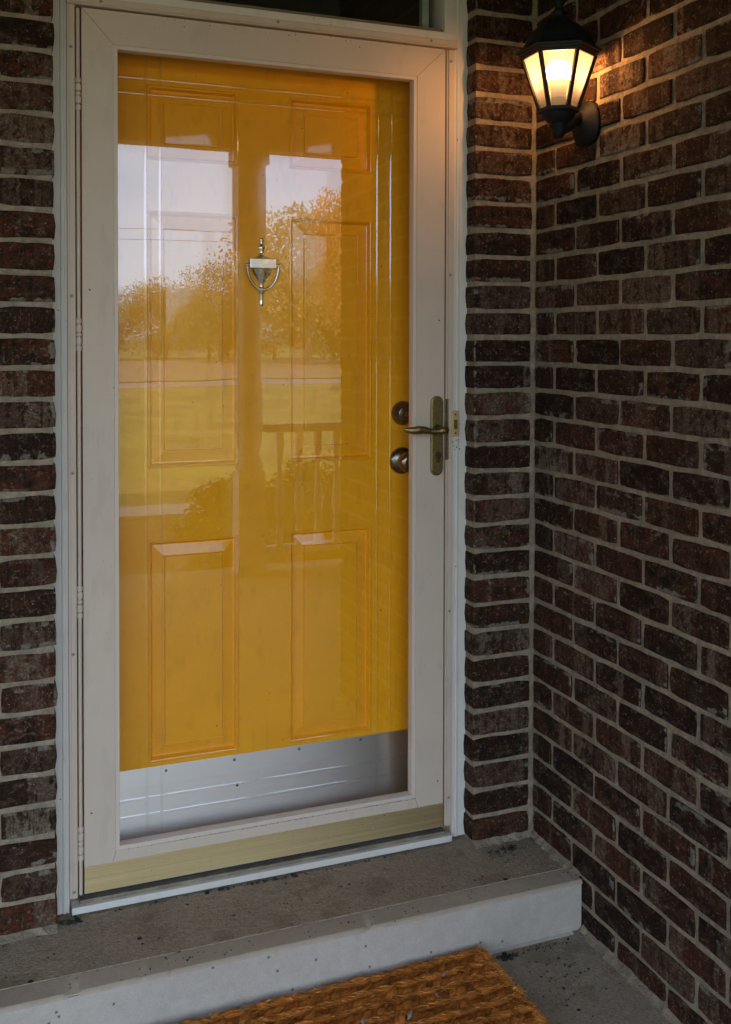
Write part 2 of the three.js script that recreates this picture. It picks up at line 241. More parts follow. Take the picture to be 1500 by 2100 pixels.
// a course of bricks along s from s0 to s1; place(geo, sMid, y, proud) makes the mesh
function courses(k0, k1, cuts, pale, place) {
  const r = rng(31 + brickNo), toneAt = (s, y) => pale.some((p) => Math.abs(p[0] - s) < 0.062 && Math.abs(p[1] - y) < 0.034) || (!pale.length && r() < 0.2) ? 2 : 0;
  for (let k = k1; k > k0; k--) {
    const y0 = bed(k) + JOINT / 2, y1 = bed(k - 1) - JOINT / 2, cs = cuts(k);
    for (let i = 0; i + 1 < cs.length; i++) { const a = cs[i] + JOINT / 2, b = cs[i + 1] - JOINT / 2; if (b - a < 0.012) continue; const h = y1 - y0 + (r() - 0.5) * 0.003; place(brickGeo(b - a + (r() - 0.5) * 0.002, h, 0.09, toneAt((a + b) / 2, (y0 + y1) / 2)), (a + b) / 2, (y0 + y1) / 2 + (r() - 0.5) * 0.0016, (r() - 0.5) * 0.0034, k, (b - a)); }
  }
}
const MR = 0.0048;      // how far the mortar lies behind the brick faces
{
  // wall to the hinge side of the door
  const w = thing('brick_wall', 'dark brick wall with grey mortar beside the hinge side of the door', 'brick wall');
  part('mortar', box(-2.6, -0.0655, -0.042, 2.73, -0.09, ZF - MR), M.mortar, w);
  const rest = [];
  const XB = -0.060, P = 0.1862;
  courses(KTOP, 16, (k) => { const c = []; let x = XB + JOINT / 2; c.push(x); x -= k % 2 ? P * 0.70 : P; while (x > -2.6) { c.push(x); x -= P; } return c.reverse(); }, PALE.hinge, (g, s, y, dz, k, len) => {
    g.translate(s, y, ZF + dz); if (s > -0.42 && y < 2.25) part('brick', g, M.brick, w); else rest.push(g);
  });
  const m = part('brickwork', mergeAll(rest), M.brick, w); m.userData.kind = 'stuff';
}
{
  // narrow pier between the door frame and the side wall
  const w = thing('brick_pier', 'narrow brick pier between the white door frame and the side wall', 'brick pier');
  part('mortar', box(0.9755, XW + 0.02, -0.042, 2.73, -0.09, ZF - MR), M.mortar, w);
  courses(KTOP, 16, () => [0.9715 - JOINT / 2, XW - 0.004], PALE.pier, (g, s, y, dz) => { g.translate(s, y, ZF + dz); part('brick', g, M.brick, w); });
}
const ZEND = 0.1406 + 0.1862 * 7;
{
  // side wall: the lantern hangs on it
  const w = thing('side_brick_wall', 'dark brick side wall that carries the lit lantern', 'brick wall');
  part('mortar', box(XW + MR, XW + 0.2, -0.30, 2.73, ZF - 0.05, ZEND - 0.004), M.mortar, w);
  const rest = [], turn = new THREE.Matrix4().makeRotationY(-Math.PI / 2);
  courses(KTOP, KLOW, (k) => { const c = [ZF - 0.006]; let z = k % 2 ? 0.1406 : 0.1406 + 0.0931; while (z < ZEND + 0.01) { c.push(z); z += 0.1862; } if (c[c.length - 1] < ZEND - 0.02) c.push(ZEND); c[c.length - 1] += JOINT / 2; return c; }, PALE.side, (g, s, y, dz) => {
    g.applyMatrix4(turn).translate(XW + dz, y, s);
    if (s < 1.02 && y < 2.16) part('brick', g, M.brick, w); else rest.push(g);
  });
  const m = part('brickwork', mergeAll(rest), M.brick, w); m.userData.kind = 'stuff';
}
// the rest of the house, out of the picture: front beside the porch, wall above the door, roof
const house = thing('house', 'brick house around the porch, roofed over it', 'house');
part('front_wall', box(XW + 0.2, 6, -0.35, 2.73, ZEND - 0.25, ZEND - 0.004), M.plainBrick, house);
part('added_wing_wall', box(-2.9, -2.6, -0.35, 2.73, -0.2, 1.1), M.plainBrick, house);  // unseen wall added to cut side light on the porch
part('lintel_wall', box(-0.07, XW + 0.02, 2.46, 2.73, -0.2, ZF - 0.01), M.plainBrick, house);

// ---------------------------------------------------------------- door frame
{
  const f = thing('door_frame', 'white painted door frame around the glass storm door', 'door frame');
  // jambs behind the storm door, shade painted into their brown
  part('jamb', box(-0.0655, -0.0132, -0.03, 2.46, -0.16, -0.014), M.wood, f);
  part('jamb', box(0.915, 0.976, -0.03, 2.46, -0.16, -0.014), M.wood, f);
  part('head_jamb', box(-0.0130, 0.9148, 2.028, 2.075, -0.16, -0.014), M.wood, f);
  // moulded casing: flat, bead, flat
  const secL = [[-0.0655, -0.014], [-0.0655, -0.004], [-0.0475, -0.004], [-0.0468, -0.0052], [-0.0455, -0.0052], [-0.0445, -0.002], [-0.0415, -0.001], [-0.0385, -0.002], [-0.0378, -0.0048], [-0.0365, -0.0048], [-0.0355, -0.0035], [-0.0312, -0.0035], [-0.0312, -0.014]];
  part('casing', runY(secL, -0.038, 2.46), M.white, f);
  const secR = [[0.9355, -0.014], [0.9355, -0.0035], [0.9410, -0.0035], [0.9420, -0.0048], [0.9432, -0.0048], [0.9440, -0.002], [0.9475, -0.001], [0.9510, -0.002], [0.9518, -0.0052], [0.9530, -0.0052], [0.9540, -0.004], [0.9765, -0.004], [0.9765, -0.014]];
  part('casing', runY(secR, -0.034, 2.46), M.white, f);
  // aluminium side bars that the storm door hangs in
  const barL = [[-0.0308, -0.014], [-0.0308, 0.001], [-0.0300, 0.0022], [-0.0258, 0.0022], [-0.0250, 0.0034], [-0.0170, 0.0034], [-0.0160, 0.0022], [-0.0135, 0.0022], [-0.0128, 0.001], [-0.0128, -0.014]];
  part('side_bar', runY(barL, -0.004, 2.024), M.almond, f);
  const barR = [[0.9138, -0.014], [0.9138, -0.002], [0.9146, -0.001], [0.9162, -0.001], [0.9170, -0.0032], [0.9185, -0.0032], [0.9195, 0.0012], [0.9300, 0.0012], [0.9310, -0.001], [0.9350, -0.001], [0.9350, -0.014]];
  part('side_bar', runY(barR, 0.000, 2.020), M.almond, f);
  // head bar with a small drip lip, then the rail under the transom
  const head = [[-0.014, 2.0235], [0.006, 2.0235], [0.009, 2.0245], [0.009, 2.0265], [0.004, 2.0285], [0.003, 2.0315], [0.003, 2.0440], [0.001, 2.0452], [-0.014, 2.0452]];
  part('head_bar', runX(head, -0.030, 0.9415), M.almond, f);
  part('transom_rail', rbox(-0.0308, 0.9352, 2.0456, 2.0640, -0.10, -0.0005, 0.001), M.white, f);
  // sill and threshold
  part('sill', rbox(-0.009, 0.9165, -0.0215, -0.0115, -0.16, 0.0040, 0.002), std({ map: again(sand, 2), color: lin(0.9, 0.95, 1.0), metalness: 0.35, roughness: 0.5, bumpMap: again(roughBump, 4), bumpScale: 0.002 }), f, 'scuffed metal sill under the door');
  part('threshold', rbox(-0.0270, 0.9290, -0.0365, -0.0205, -0.16, 0.0145, 0.0015), M.white, f);
  const sc = (x, y, z) => { const s = part('screw', new THREE.SphereGeometry(0.0042, 14, 6, 0, Math.PI * 2, 0, Math.PI / 2).rotateX(Math.PI / 2).scale(1, 1, 0.42).translate(x, y, z), M.screw, f); part('screw_slot', new THREE.CylinderGeometry(0.0013, 0.0013, 0.0006, 8).rotateX(Math.PI / 2).translate(x + 0.0004, y - 0.0003, z + 0.0018), M.slot, s); };
  for (const y of [1.929, 1.370, 0.969, 0.557, 0.011]) sc(-0.0215, y, 0.0033);
  for (const y of [1.991, 1.4406, 0.565, 0.0743]) sc(0.9248, y, 0.0011);
  for (const [x, y] of [[0.0444, 2.0375], [0.4608, 2.0385], [0.8675, 2.0375]]) sc(x, y, 0.0029);
  // latch fittings
  part('strike_strip', rbox(0.9140, 0.9190, 0.962, 1.119, -0.006, 0.0055, 0.0008), M.brass, f);
  const st = part('strike_plate', rbox(0.9275, 0.9495, 1.0215, 1.088, -0.0005, 0.0068, 0.0015), M.brassBright, f);
  part('strike_bolt_hole', rbox(0.9335, 0.9435, 1.0405, 1.0650, 0.0060, 0.0076, 0.0005), M.brass, st);
  for (const y of [1.0300, 1.0785]) part('screw_hole', new THREE.CylinderGeometry(0.0026, 0.0026, 0.001, 14).rotateX(Math.PI / 2).translate(0.9385, y, 0.0071), M.slot, st);
}
{
  // transom window over the door
  const t = thing('transom_window', 'dark narrow transom window over the white storm door', 'window');
  const z0 = -0.085;
  part('frame', rbox(-0.0308, -0.004, 2.0645, 2.44, z0 - 0.01, -0.0012, 0.001), M.white, t);
  part('frame', rbox(0.9075, 0.9352, 2.0645, 2.44, z0 - 0.01, -0.0012, 0.001), M.white, t);
  part('frame', rbox(-0.0308, 0.9352, 2.4405, 2.46, z0 - 0.01, -0.0012, 0.001), M.white, t);
  part('pane', box(-0.004, 0.9075, 2.064, 2.4405, -0.026, -0.022), M.darkGlass, t);
  part('inner_stop', rbox(0.868, 0.888, 2.066, 2.44, -0.075, -0.055, 0.002), std({ color: lin(0.30, 0.34, 0.27), roughness: 0.5 }), t);
  part('inner_sill', rbox(-0.004, 0.9075, 2.0642, 2.070, -0.08, -0.03, 0.001), M.white, t);
  const h = thing('hallway', 'unlit hallway behind the transom window', 'room');
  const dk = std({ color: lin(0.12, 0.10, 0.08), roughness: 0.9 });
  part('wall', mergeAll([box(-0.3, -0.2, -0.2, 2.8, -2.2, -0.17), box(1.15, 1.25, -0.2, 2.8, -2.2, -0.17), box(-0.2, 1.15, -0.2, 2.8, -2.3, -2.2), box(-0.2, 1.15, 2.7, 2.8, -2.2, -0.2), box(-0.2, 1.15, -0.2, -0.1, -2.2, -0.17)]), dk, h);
}

// ---------------------------------------------------------------- storm door
{
  const D = thing('storm_door', 'white framed full glass storm door with brass lever and sweep', 'storm door');
  const W = 0.909, H = 2.02, ix0 = 0.0725, ix1 = 0.8300, iy0 = 0.0865, iy1 = 1.9435, gx0 = 0.0818, gx1 = 0.8208, gy0 = 0.0965, gy1 = 1.9345, e = 0.0004, x0 = 0.0018;
  part('stile', plate([[x0, 0.0], [ix0, 0.0], [ix0, iy0 - e], [ix0, iy1 + e], [x0, H - e]].map((p, i) => i === 1 ? [0.046, 0.0] : p), -0.030, 0, 0.0007), M.almond, D);
  part('stile', plate([[W, 0.0], [W, H - e], [ix1, iy1 + e], [ix1, iy0 - e], [0.864, 0.0]], -0.030, 0, 0.0007), M.almond, D);
  part('top_rail', plate([[x0 + e * 2, H], [ix0 + e * 2, iy1], [ix1 - e * 2, iy1], [W - e * 2, H]], -0.030, -0.0001, 0.0007), M.almond, D);
  part('bottom_rail', plate([[0.0468, 0.0], [0.8632, 0.0], [ix1 - e * 2, iy0], [ix0 + e * 2, iy0]], -0.030, -0.0001, 0.0007), M.almond, D);
  // glazing beads
  const zb0 = -0.028, zb1 = -0.0015;
  part('glazing_bead', plate([[ix0, iy0], [gx0, gy0], [gx0, gy1], [ix0, iy1]], zb0, zb1, 0.001), M.bead, D);
  part('glazing_bead', plate([[ix1, iy0], [ix1, iy1], [gx1, gy1], [gx1, gy0]], zb0, zb1, 0.001), M.bead, D);
  part('glazing_bead', plate([[ix0, iy1], [gx0, gy1], [gx1, gy1], [ix1, iy1]], zb0, zb1, 0.001), M.bead, D);
  part('glazing_bead', plate([[ix0, iy0], [ix1, iy0], [gx1, gy0], [gx0, gy0]], zb0, zb1, 0.001), M.bead, D);
  // pane with a ground border of two V-cuts along every side
  const pg = new THREE.PlaneGeometry(gx1 - gx0 + 0.008, gy1 - gy0 + 0.008, 60, 150).translate((gx0 + gx1) / 2, (gy0 + gy1) / 2, -0.014);
  { const p = pg.attributes.position; for (let i = 0; i < p.count; i++) p.setZ(i, -0.014 + 0.00011 * (fbm(p.getX(i) * 5 + 3, p.getY(i) * 8 + 7, 2, 601) - 0.5)); pg.computeVertexNormals(); }   // float glass is never quite flat
  const pane = part('glass_pane', pg, M.glass, D);
  const cut = (a0, a1, c, vertical) => { // shallow facets standing 0.4 mm off the pane
    const hw = 0.0038, sag = 0.0010, zz = -0.0133, N = 8, pos = [], nor = [];
    for (let i = 0; i < N; i++) { const pt = (k) => { const t = k / N * 2 - 1; return [t * hw, sag * (1 - t * t), 2 * sag * t / hw]; }, [p, pz, ps] = pt(i), [q, qz, qs] = pt(i + 1);
      const V = vertical ? (t, o, z) => [c + o, t, zz + z] : (t, o, z) => [t, c + o, zz + z], Nn = (k) => { const l = Math.hypot(1, k); return vertical ? [k / l, 0, 1 / l] : [0, k / l, 1 / l]; };
      const A = V(a0, p, pz), B = V(a0, q, qz), C2 = V(a1, q, qz), Dd = V(a1, p, pz), n = Nn(ps), m = Nn(qs);
      if (vertical) { pos.push(...A, ...B, ...C2, ...A, ...C2, ...Dd); nor.push(...n, ...m, ...m, ...n, ...m, ...n); } else { pos.push(...A, ...C2, ...B, ...A, ...Dd, ...C2); nor.push(...n, ...m, ...m, ...n, ...n, ...m); } }
    const g = new THREE.BufferGeometry(); g.setAttribute('position', new THREE.Float32BufferAttribute(pos, 3)); g.setAttribute('normal', new THREE.Float32BufferAttribute(nor, 3)); g.setAttribute('uv', new THREE.Float32BufferAttribute(new Float32Array(pos.length / 3 * 2), 2)); return g;
  };
  const vs = [0.1462, 0.1800, 0.7270, 0.7640], hs = [1.8765, 1.8410, 0.1935, 0.1540];
  for (const c of vs) part('glass_groove', cut(gy0, gy1, c, true), M.glass, pane);
  const seg = [gx0, ...vs, gx1];
  for (const c of hs) { const l = []; for (let i = 0; i + 1 < seg.length; i++) l.push(cut(seg[i] + (i ? 0.0037 : 0), seg[i + 1] - (i + 2 < seg.length ? 0.0037 : 0), c, false)); part('glass_groove', mergeAll(l), M.glass, pane); }
  // brass sweep along the foot
  part('brass_sweep', rbox(0.0022, 0.9086, 0.0016, 0.0622, -0.0295, 0.0016, 0.0008), M.brassStrip, D, 'dull brass strip along the foot of the door');
  part('rubber_seal', box(0.004, 0.906, -0.0100, 0.0012, -0.026, -0.012), M.rubber, D);
  // full-length hinge with four knuckle sets
  part('hinge_barrel', mergeAll([cyl(0.0042, 2.016, 18).translate(-0.0060, 1.009, -0.0005)]), M.almond, D);
  for (const [y0, y1] of [[1.7864, 1.863], [1.2432, 1.3205], [0.635, 0.713], [0.0792, 0.1602]]) {
    const cuts = [0, 0.19, 0.43, 0.56, 0.80, 1], l = [];
    for (let i = 0; i < 5; i++) { const a = mix(y1, y0, cuts[i]), b = mix(y1, y0, cuts[i + 1]), h = a - b - 0.0028; l.push(lathe([[0.0001, 0], [0.0046, 0], [0.0064, 0.0010], [0.0064, h - 0.0010], [0.0046, h], [0.0001, h]], 18).translate(-0.0060, b + 0.0014, 0.0014)); }
    part('hinge', mergeAll(l), M.almond, D);
  }
  // lever handle
  const slotShape = (cx, cy, w, h) => { const s = new THREE.Shape(), r = w / 2, y0 = cy - h / 2 + r, y1 = cy + h / 2 - r; s.absarc(cx, y1, r, 0, Math.PI, false); s.absarc(cx, y0, r, Math.PI, Math.PI * 2, false); s.closePath(); return s; };
  const hd = part('handle_plate', plate(slotShape(0.8860, 1.0245, 0.0345, 0.206), 0, 0.0075, 0.0030), M.brass, D, 'tarnished brass handle plate');
  part('handle_plate_face', plate(slotShape(0.8866, 1.0245, 0.0270, 0.198), 0.0070, 0.0082, 0.0005), M.brass, hd);
  part('handle_boss', cyl(0.0125, 0.012, 26, 0.0105).rotateX(Math.PI / 2).translate(0.8870, 1.0420, 0.0140), M.brassDark, hd);
  part('handle_neck', cyl(0.0078, 0.030, 22).rotateX(Math.PI / 2).translate(0.8870, 1.0420, 0.0300), M.brass, hd);
  { // wavy lever, a flattened tube
    const pts = [[0.9010, 1.0415, 0.0440], [0.8950, 1.0420, 0.0462], [0.8850, 1.0415, 0.0468], [0.8700, 1.0400, 0.0462], [0.8520, 1.0405, 0.0450], [0.8340, 1.0440, 0.0440], [0.8160, 1.0450, 0.0435], [0.8000, 1.0435, 0.0425], [0.7870, 1.0450, 0.0400], [0.7780, 1.0470, 0.0370]].map((p) => new THREE.Vector3(...p));
    const ra = [0.004, 0.0088, 0.0092, 0.0068, 0.0070, 0.0092, 0.0105, 0.0092, 0.0070, 0.0026], cv = new THREE.CatmullRomCurve3(pts), n = 44, m = 16, pos = [], idx = [];
    for (let i = 0; i <= n; i++) { const t = i / n, p = cv.getPoint(t), f = t * (ra.length - 1), k = Math.min(ra.length - 2, Math.floor(f)), rr = mix(ra[k], ra[k + 1], sstep(0, 1, f - k)); for (let j = 0; j < m; j++) { const a = j / m * Math.PI * 2; pos.push(p.x, p.y + Math.cos(a) * rr, p.z + Math.sin(a) * rr * 0.68); } }
    for (let i = 0; i < n; i++) for (let j = 0; j < m; j++) { const a = i * m + j, b = i * m + (j + 1) % m, c = a + m, d = b + m; idx.push(a, c, b, b, c, d); }
    const e0 = pos.length / 3; pos.push(...pts[0].toArray()); const e1 = e0 + 1; pos.push(...pts[pts.length - 1].toArray());
    for (let j = 0; j < m; j++) { idx.push(e0, j, (j + 1) % m); idx.push(e1, n * m + (j + 1) % m, n * m + j); }
    const g = new THREE.BufferGeometry(); g.setAttribute('position', new THREE.Float32BufferAttribute(pos, 3)); g.setIndex(idx); g.computeVertexNormals(); const nrm = g.attributes.normal; g.setAttribute('uv', new THREE.Float32BufferAttribute(Array.from({ length: pos.length / 3 }, (_, i) => [pos[i * 3], pos[i * 3 + 1]]).flat(), 2));
    part('lever', g, M.brass, hd);
  }
  part('key_cylinder', mergeAll([cyl(0.0082, 0.005, 24).rotateX(Math.PI / 2).translate(0.8880, 0.9750, 0.0095), metreUV(rbox(0.8835, 0.8925, 0.9560, 0.9740, 0.0072, 0.0118, 0.002))]), M.brassDark, hd);
  part('keyhole', rbox(0.8872, 0.8890, 0.9710, 0.9790, 0.0112, 0.0124, 0.0004), M.black, hd);
}

// ---------------------------------------------------------------- yellow front door
{
  const D = thing('front_door', 'glossy mustard yellow six-panel front door behind the storm door', 'door');
  const ZD = -0.100, x0 = -0.002, x1 = 0.911, y0 = -0.004, y1 = 2.024;
  const cols = [[0.1630, 0.3890], [0.5200, 0.7460]], rows = [[1.7050, 1.8860], [0.9590, 1.5830], [0.2390, 0.7825]];
  const s = shapeOf([[x0, y0], [x1, y0], [x1, y1], [x0, y1]]);
  for (const [a, b] of cols) for (const [c, d] of rows) s.holes.push(new THREE.Path([[a, c], [a, d], [b, d], [b, c]].map((p) => new THREE.Vector2(...p))));
  part('door_slab', metreUV(new THREE.ExtrudeGeometry(s, { depth: 0.045, bevelEnabled: false }).translate(0, 0, ZD - 0.045)), M.yellow, D);
  // pressed panel: quirk and bead, sloping border, raised field
  const prof = [[0, 0], [0.0012, 0.0016], [0.0036, 0.0026], [0.0062, 0.0016], [0.0085, -0.0040], [0.0108, -0.0100], [0.0132, -0.0105], [0.0385, -0.0040], [0.0400, -0.0050], [0.0420, -0.0012], [0.0460, -0.0008]];
  for (const [a, b] of cols) for (const [c, d] of rows) {
    const pos = [], rect = ([t, z]) => [[a + t, c + t, ZD + z], [b - t, c + t, ZD + z], [b - t, d - t, ZD + z], [a + t, d - t, ZD + z]];
    for (let i = 0; i + 1 < prof.length; i++) { const p = rect(prof[i]), q = rect(prof[i + 1]); for (let k = 0; k < 4; k++) { const n = (k + 1) % 4; pos.push(...p[k], ...p[n], ...q[n], ...p[k], ...q[n], ...q[k]); } }
    const q = rect(prof[prof.length - 1]); pos.push(...q[0], ...q[1], ...q[2], ...q[0], ...q[2], ...q[3]);
    const g = new THREE.BufferGeometry(); g.setAttribute('position', new THREE.Float32BufferAttribute(pos, 3)); g.computeVertexNormals();
    part('panel', toCreasedNormals(metreUV(g), 0.1), M.yellow, D);
  }
  // steel kick plate
  const k = part('kick_plate', rbox(0.010, 0.900, 0.012, 0.2290, ZD, ZD + 0.0016, 0.0004), M.steel, D, 'brushed steel kick plate at the foot of the door');
  for (const [x, y] of [[0.036, 0.2145], [0.2056, 0.2156], [0.3764, 0.2167], [0.5468, 0.2192], [0.7159, 0.2200], [0.875, 0.219], [0.3839, 0.1513]]) part('screw', new THREE.SphereGeometry(0.0038, 14, 7, 0, Math.PI * 2, 0, Math.PI / 2).rotateX(Math.PI / 2).scale(1, 1, 0.55).translate(x, y, ZD + 0.0015), M.bronze, k);
  // deadbolt
  const cone = lathe([[0.0001, 0], [0.0325, 0], [0.0325, 0.004], [0.0300, 0.010], [0.0205, 0.0225], [0.0195, 0.0240], [0.0170, 0.0248], [0.0001, 0.0248]], 40).rotateX(Math.PI / 2);
  const db = part('deadbolt', cone.translate(0.8345, 1.0775, ZD), M.bronze, D, 'dark bronze deadbolt');
  const face = part('key_cylinder', lathe([[0.0001, 0], [0.0150, 0], [0.0150, 0.003], [0.0138, 0.0040], [0.0001, 0.0042]], 32).rotateX(Math.PI / 2).translate(0.8345, 1.0775, ZD + 0.0246), M.bronze, D);
  part('key_plug', lathe([[0.0001, 0], [0.0068, 0], [0.0066, 0.0012], [0.0001, 0.0013]], 24).rotateX(Math.PI / 2).translate(0.8345, 1.0765, ZD + 0.0286), M.nickel, face);
  part('keyhole', rbox(0.8337, 0.8353, 1.0720, 1.0805, ZD + 0.0294, ZD + 0.0303, 0.0003), M.black, face);
  // door knob
  const kb = part('knob_rose', lathe([[0.0001, 0], [0.0355, 0], [0.0358, 0.0035], [0.0335, 0.0085], [0.0270, 0.0135], [0.0185, 0.0165], [0.0140, 0.0180], [0.0001, 0.0180]], 44).rotateX(Math.PI / 2).translate(0.8320, 0.9515, ZD), M.bronze, D);
  part('door_knob', lathe([[0.0001, 0], [0.0135, 0], [0.0130, 0.006], [0.0160, 0.012], [0.0240, 0.0180], [0.0268, 0.0260], [0.0262, 0.0340], [0.0220, 0.0400], [0.0150, 0.0432], [0.0120, 0.0425], [0.0100, 0.0420], [0.0001, 0.0422]], 44).rotateX(Math.PI / 2).translate(0.8320, 0.9515, ZD + 0.0165), M.bronze, kb);
  // urn-shaped knocker
  const kx = 0.4475, cy = 1.440, sq = (g, z) => g.scale(1, 1, 0.5).translate(kx, 0, ZD + z);
  const kn = part('knocker_urn', sq(lathe([[0.0001, 1.356], [0.0032, 1.3562], [0.0046, 1.3590], [0.0048, 1.3630], [0.0040, 1.3680], [0.0042, 1.3740], [0.0050, 1.3850], [0.0085, 1.3930], [0.0110, 1.3975], [0.0065, 1.4020], [0.0050, 1.4075], [0.0075, 1.4150], [0.0140, 1.4260], [0.0220, 1.4360], [0.0258, 1.4440], [0.0265, 1.4500], [0.0300, 1.4520], [0.0300, 1.4740], [0.0240, 1.4765], [0.0130, 1.4800], [0.0070, 1.4850], [0.0050, 1.4910], [0.0060, 1.4970], [0.0095, 1.5030], [0.0060, 1.5070], [0.0034, 1.5120], [0.0036, 1.5180], [0.0048, 1.5225], [0.0040, 1.5260], [0.0001, 1.5275]], 28), 0.0015), M.nickel, D, 'urn shaped metal door knocker');
  part('knocker_plate', rbox(kx - 0.0345, kx + 0.0345, 1.4495, 1.4750, ZD + 0.004, ZD + 0.021, 0.0022), M.nickel, kn);
  { const p = []; for (let i = 0; i <= 30; i++) { const a = Math.PI * (1 + i / 30); p.push(new THREE.Vector3(kx + Math.cos(a) * 0.0400, 1.4570 + Math.sin(a) * 0.0600, ZD + 0.0165 + 0.003 * Math.sin(a))); } part('knocker_ring', new THREE.TubeGeometry(new THREE.CatmullRomCurve3(p), 44, 0.0034, 10, false), M.nickel, kn); }
  for (const sx of [-1, 1]) part('knocker_pivot', cyl(0.0042, 0.010, 14).rotateZ(Math.PI / 2).translate(kx + sx * 0.0385, 1.4580, ZD + 0.0165), M.nickel, kn);
}

// ---------------------------------------------------------------- step, porch floor, ceiling
const YS = -0.0415, YFL = -0.1650, ZN = 0.2870, ZG = 0.2240;
{
  const g0 = new THREE.Group(); g0.name = 'door_step'; g0.userData = { kind: 'structure' }; scene.add(g0);
  part('tread', box(-2.6, XW - 0.001, -0.3, YS, -0.10, ZG), M.stone, g0);
  // trowelled nosing, a touch lower, with a rounded lip
  const lip = []; for (let i = 0; i <= 6; i++) { const a = i / 6 * Math.PI / 2; lip.push([ZN - 0.008 + Math.sin(a) * 0.008, YS - 0.0022 - 0.008 + Math.cos(a) * 0.008]); }
  {
    const sec = [[ZG + 0.0015, YS - 0.0105], [ZG + 0.0015, YS - 0.0022], ...lip, [ZN, YS - 0.0105]], g = new THREE.ExtrudeGeometry(shapeOf(sec.map(([z, y]) => [-z, y])), { depth: XW + 2.6, steps: 420, bevelEnabled: false }).rotateY(Math.PI / 2).translate(-2.6, 0, 0), p = g.attributes.position;
    for (let i = 0; i < p.count; i++) { const x = p.getX(i), y = p.getY(i), z = p.getZ(i); if (z > ZN - 0.009 && y > YS - 0.02) { const w = (fbm(x * 9, 2, 4, 401) - 0.5) * 0.0034 - 0.004 * sstep(0.72, 0.82, fbm(x * 22, 5, 3, 402)); p.setY(i, y + Math.min(w, 0.0008)); p.setZ(i, z + w); } if (z < ZG + 0.004) p.setZ(i, z + (fbm(x * 14, 8, 4, 403) - 0.5) * 0.003); }
    g.computeVertexNormals(); part('nosing', metreUV(toCreasedNormals(g, 0.7)), M.smoothStone, g0);
  }
  part('riser', box(-2.6, XW - 0.0015, -0.3, YS - 0.0103, ZG + 0.0015, ZN - 0.0028), M.riser, g0);
  part('mortar_fillet', runX([[ZN - 0.005, YFL + 0.0135], [ZN + 0.002, YFL + 0.004], [ZN + 0.014, YFL - 0.002], [ZN - 0.005, YFL - 0.002]], 0.2, XW - 0.03), M.riser, g0);
}
// mortar slopped along the foot of the walls
{
  const wob = (n, f) => { const p = []; for (let i = 0; i <= n; i++) p.push(f(i / n, i)); return p; }, strip = (a, b) => { const pos = []; for (let i = 0; i + 1 < a.length; i++) pos.push(...a[i], ...b[i], ...b[i + 1], ...a[i], ...b[i + 1], ...a[i + 1]); const g = new THREE.BufferGeometry(); g.setAttribute('position', new THREE.Float32BufferAttribute(pos, 3)); g.computeVertexNormals(); return metreUV(g); };
  const fil = (P, n, seed) => { const q = rng(seed), h = [], w = []; for (let i = 0; i <= n; i++) { h.push(0.010 + q() * 0.008); w.push(0.010 + q() * 0.012); } return strip(wob(n, (t, i) => P(t, -0.004, h[i])), wob(n, (t, i) => P(t, w[i], 0.0008))); };
  const g = mergeAll([fil((t, o, y) => [XW - o, YS + y, mix(ZF + 0.01, ZN - 0.004, t)], 14, 3), fil((t, o, y) => [XW - o, YFL + y, mix(ZN + 0.002, ZEND, t)], 60, 4), fil((t, o, y) => [mix(0.972, XW - 0.003, t), YS + y, ZF + o], 12, 5), fil((t, o, y) => [mix(-0.95, -0.062, t), YS + y * 0.8, ZF + o], 44, 6)]);
  const m = struct('mortar_bed', g, M.mortar);
}
struct('porch_floor', box(-3.2, 4.2, -0.34, YFL, ZG, 3.85), M.floor);
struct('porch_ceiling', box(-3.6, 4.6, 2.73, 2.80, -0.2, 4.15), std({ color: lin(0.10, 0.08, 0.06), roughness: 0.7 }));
{
  const s = shapeOf([[-9, 2.82], [4.25, 2.82], [4.25, 2.95], [-2.5, 5.6], [-9, 3.2]]);
  part('roof', new THREE.ExtrudeGeometry(s, { depth: 16, bevelEnabled: false }).rotateY(-Math.PI / 2).translate(8, 0, 0), std({ color: lin(0.08, 0.075, 0.07), roughness: 0.95 }), house);
}
solo('porch_beam', rbox(-3.2, 4.2, 2.43, 2.729, 3.60, 3.76, 0.006), M.white, 'white painted beam along the open side of the porch', 'beam', 'porch beams');
solo('porch_beam', rbox(-3.2, -3.04, 2.43, 2.729, 1.12, 3.598, 0.006), M.white, 'added unseen white beam that cuts light at the open end of the porch', 'beam', 'porch beams');  // unseen end beam, added to dim the top of the doorway

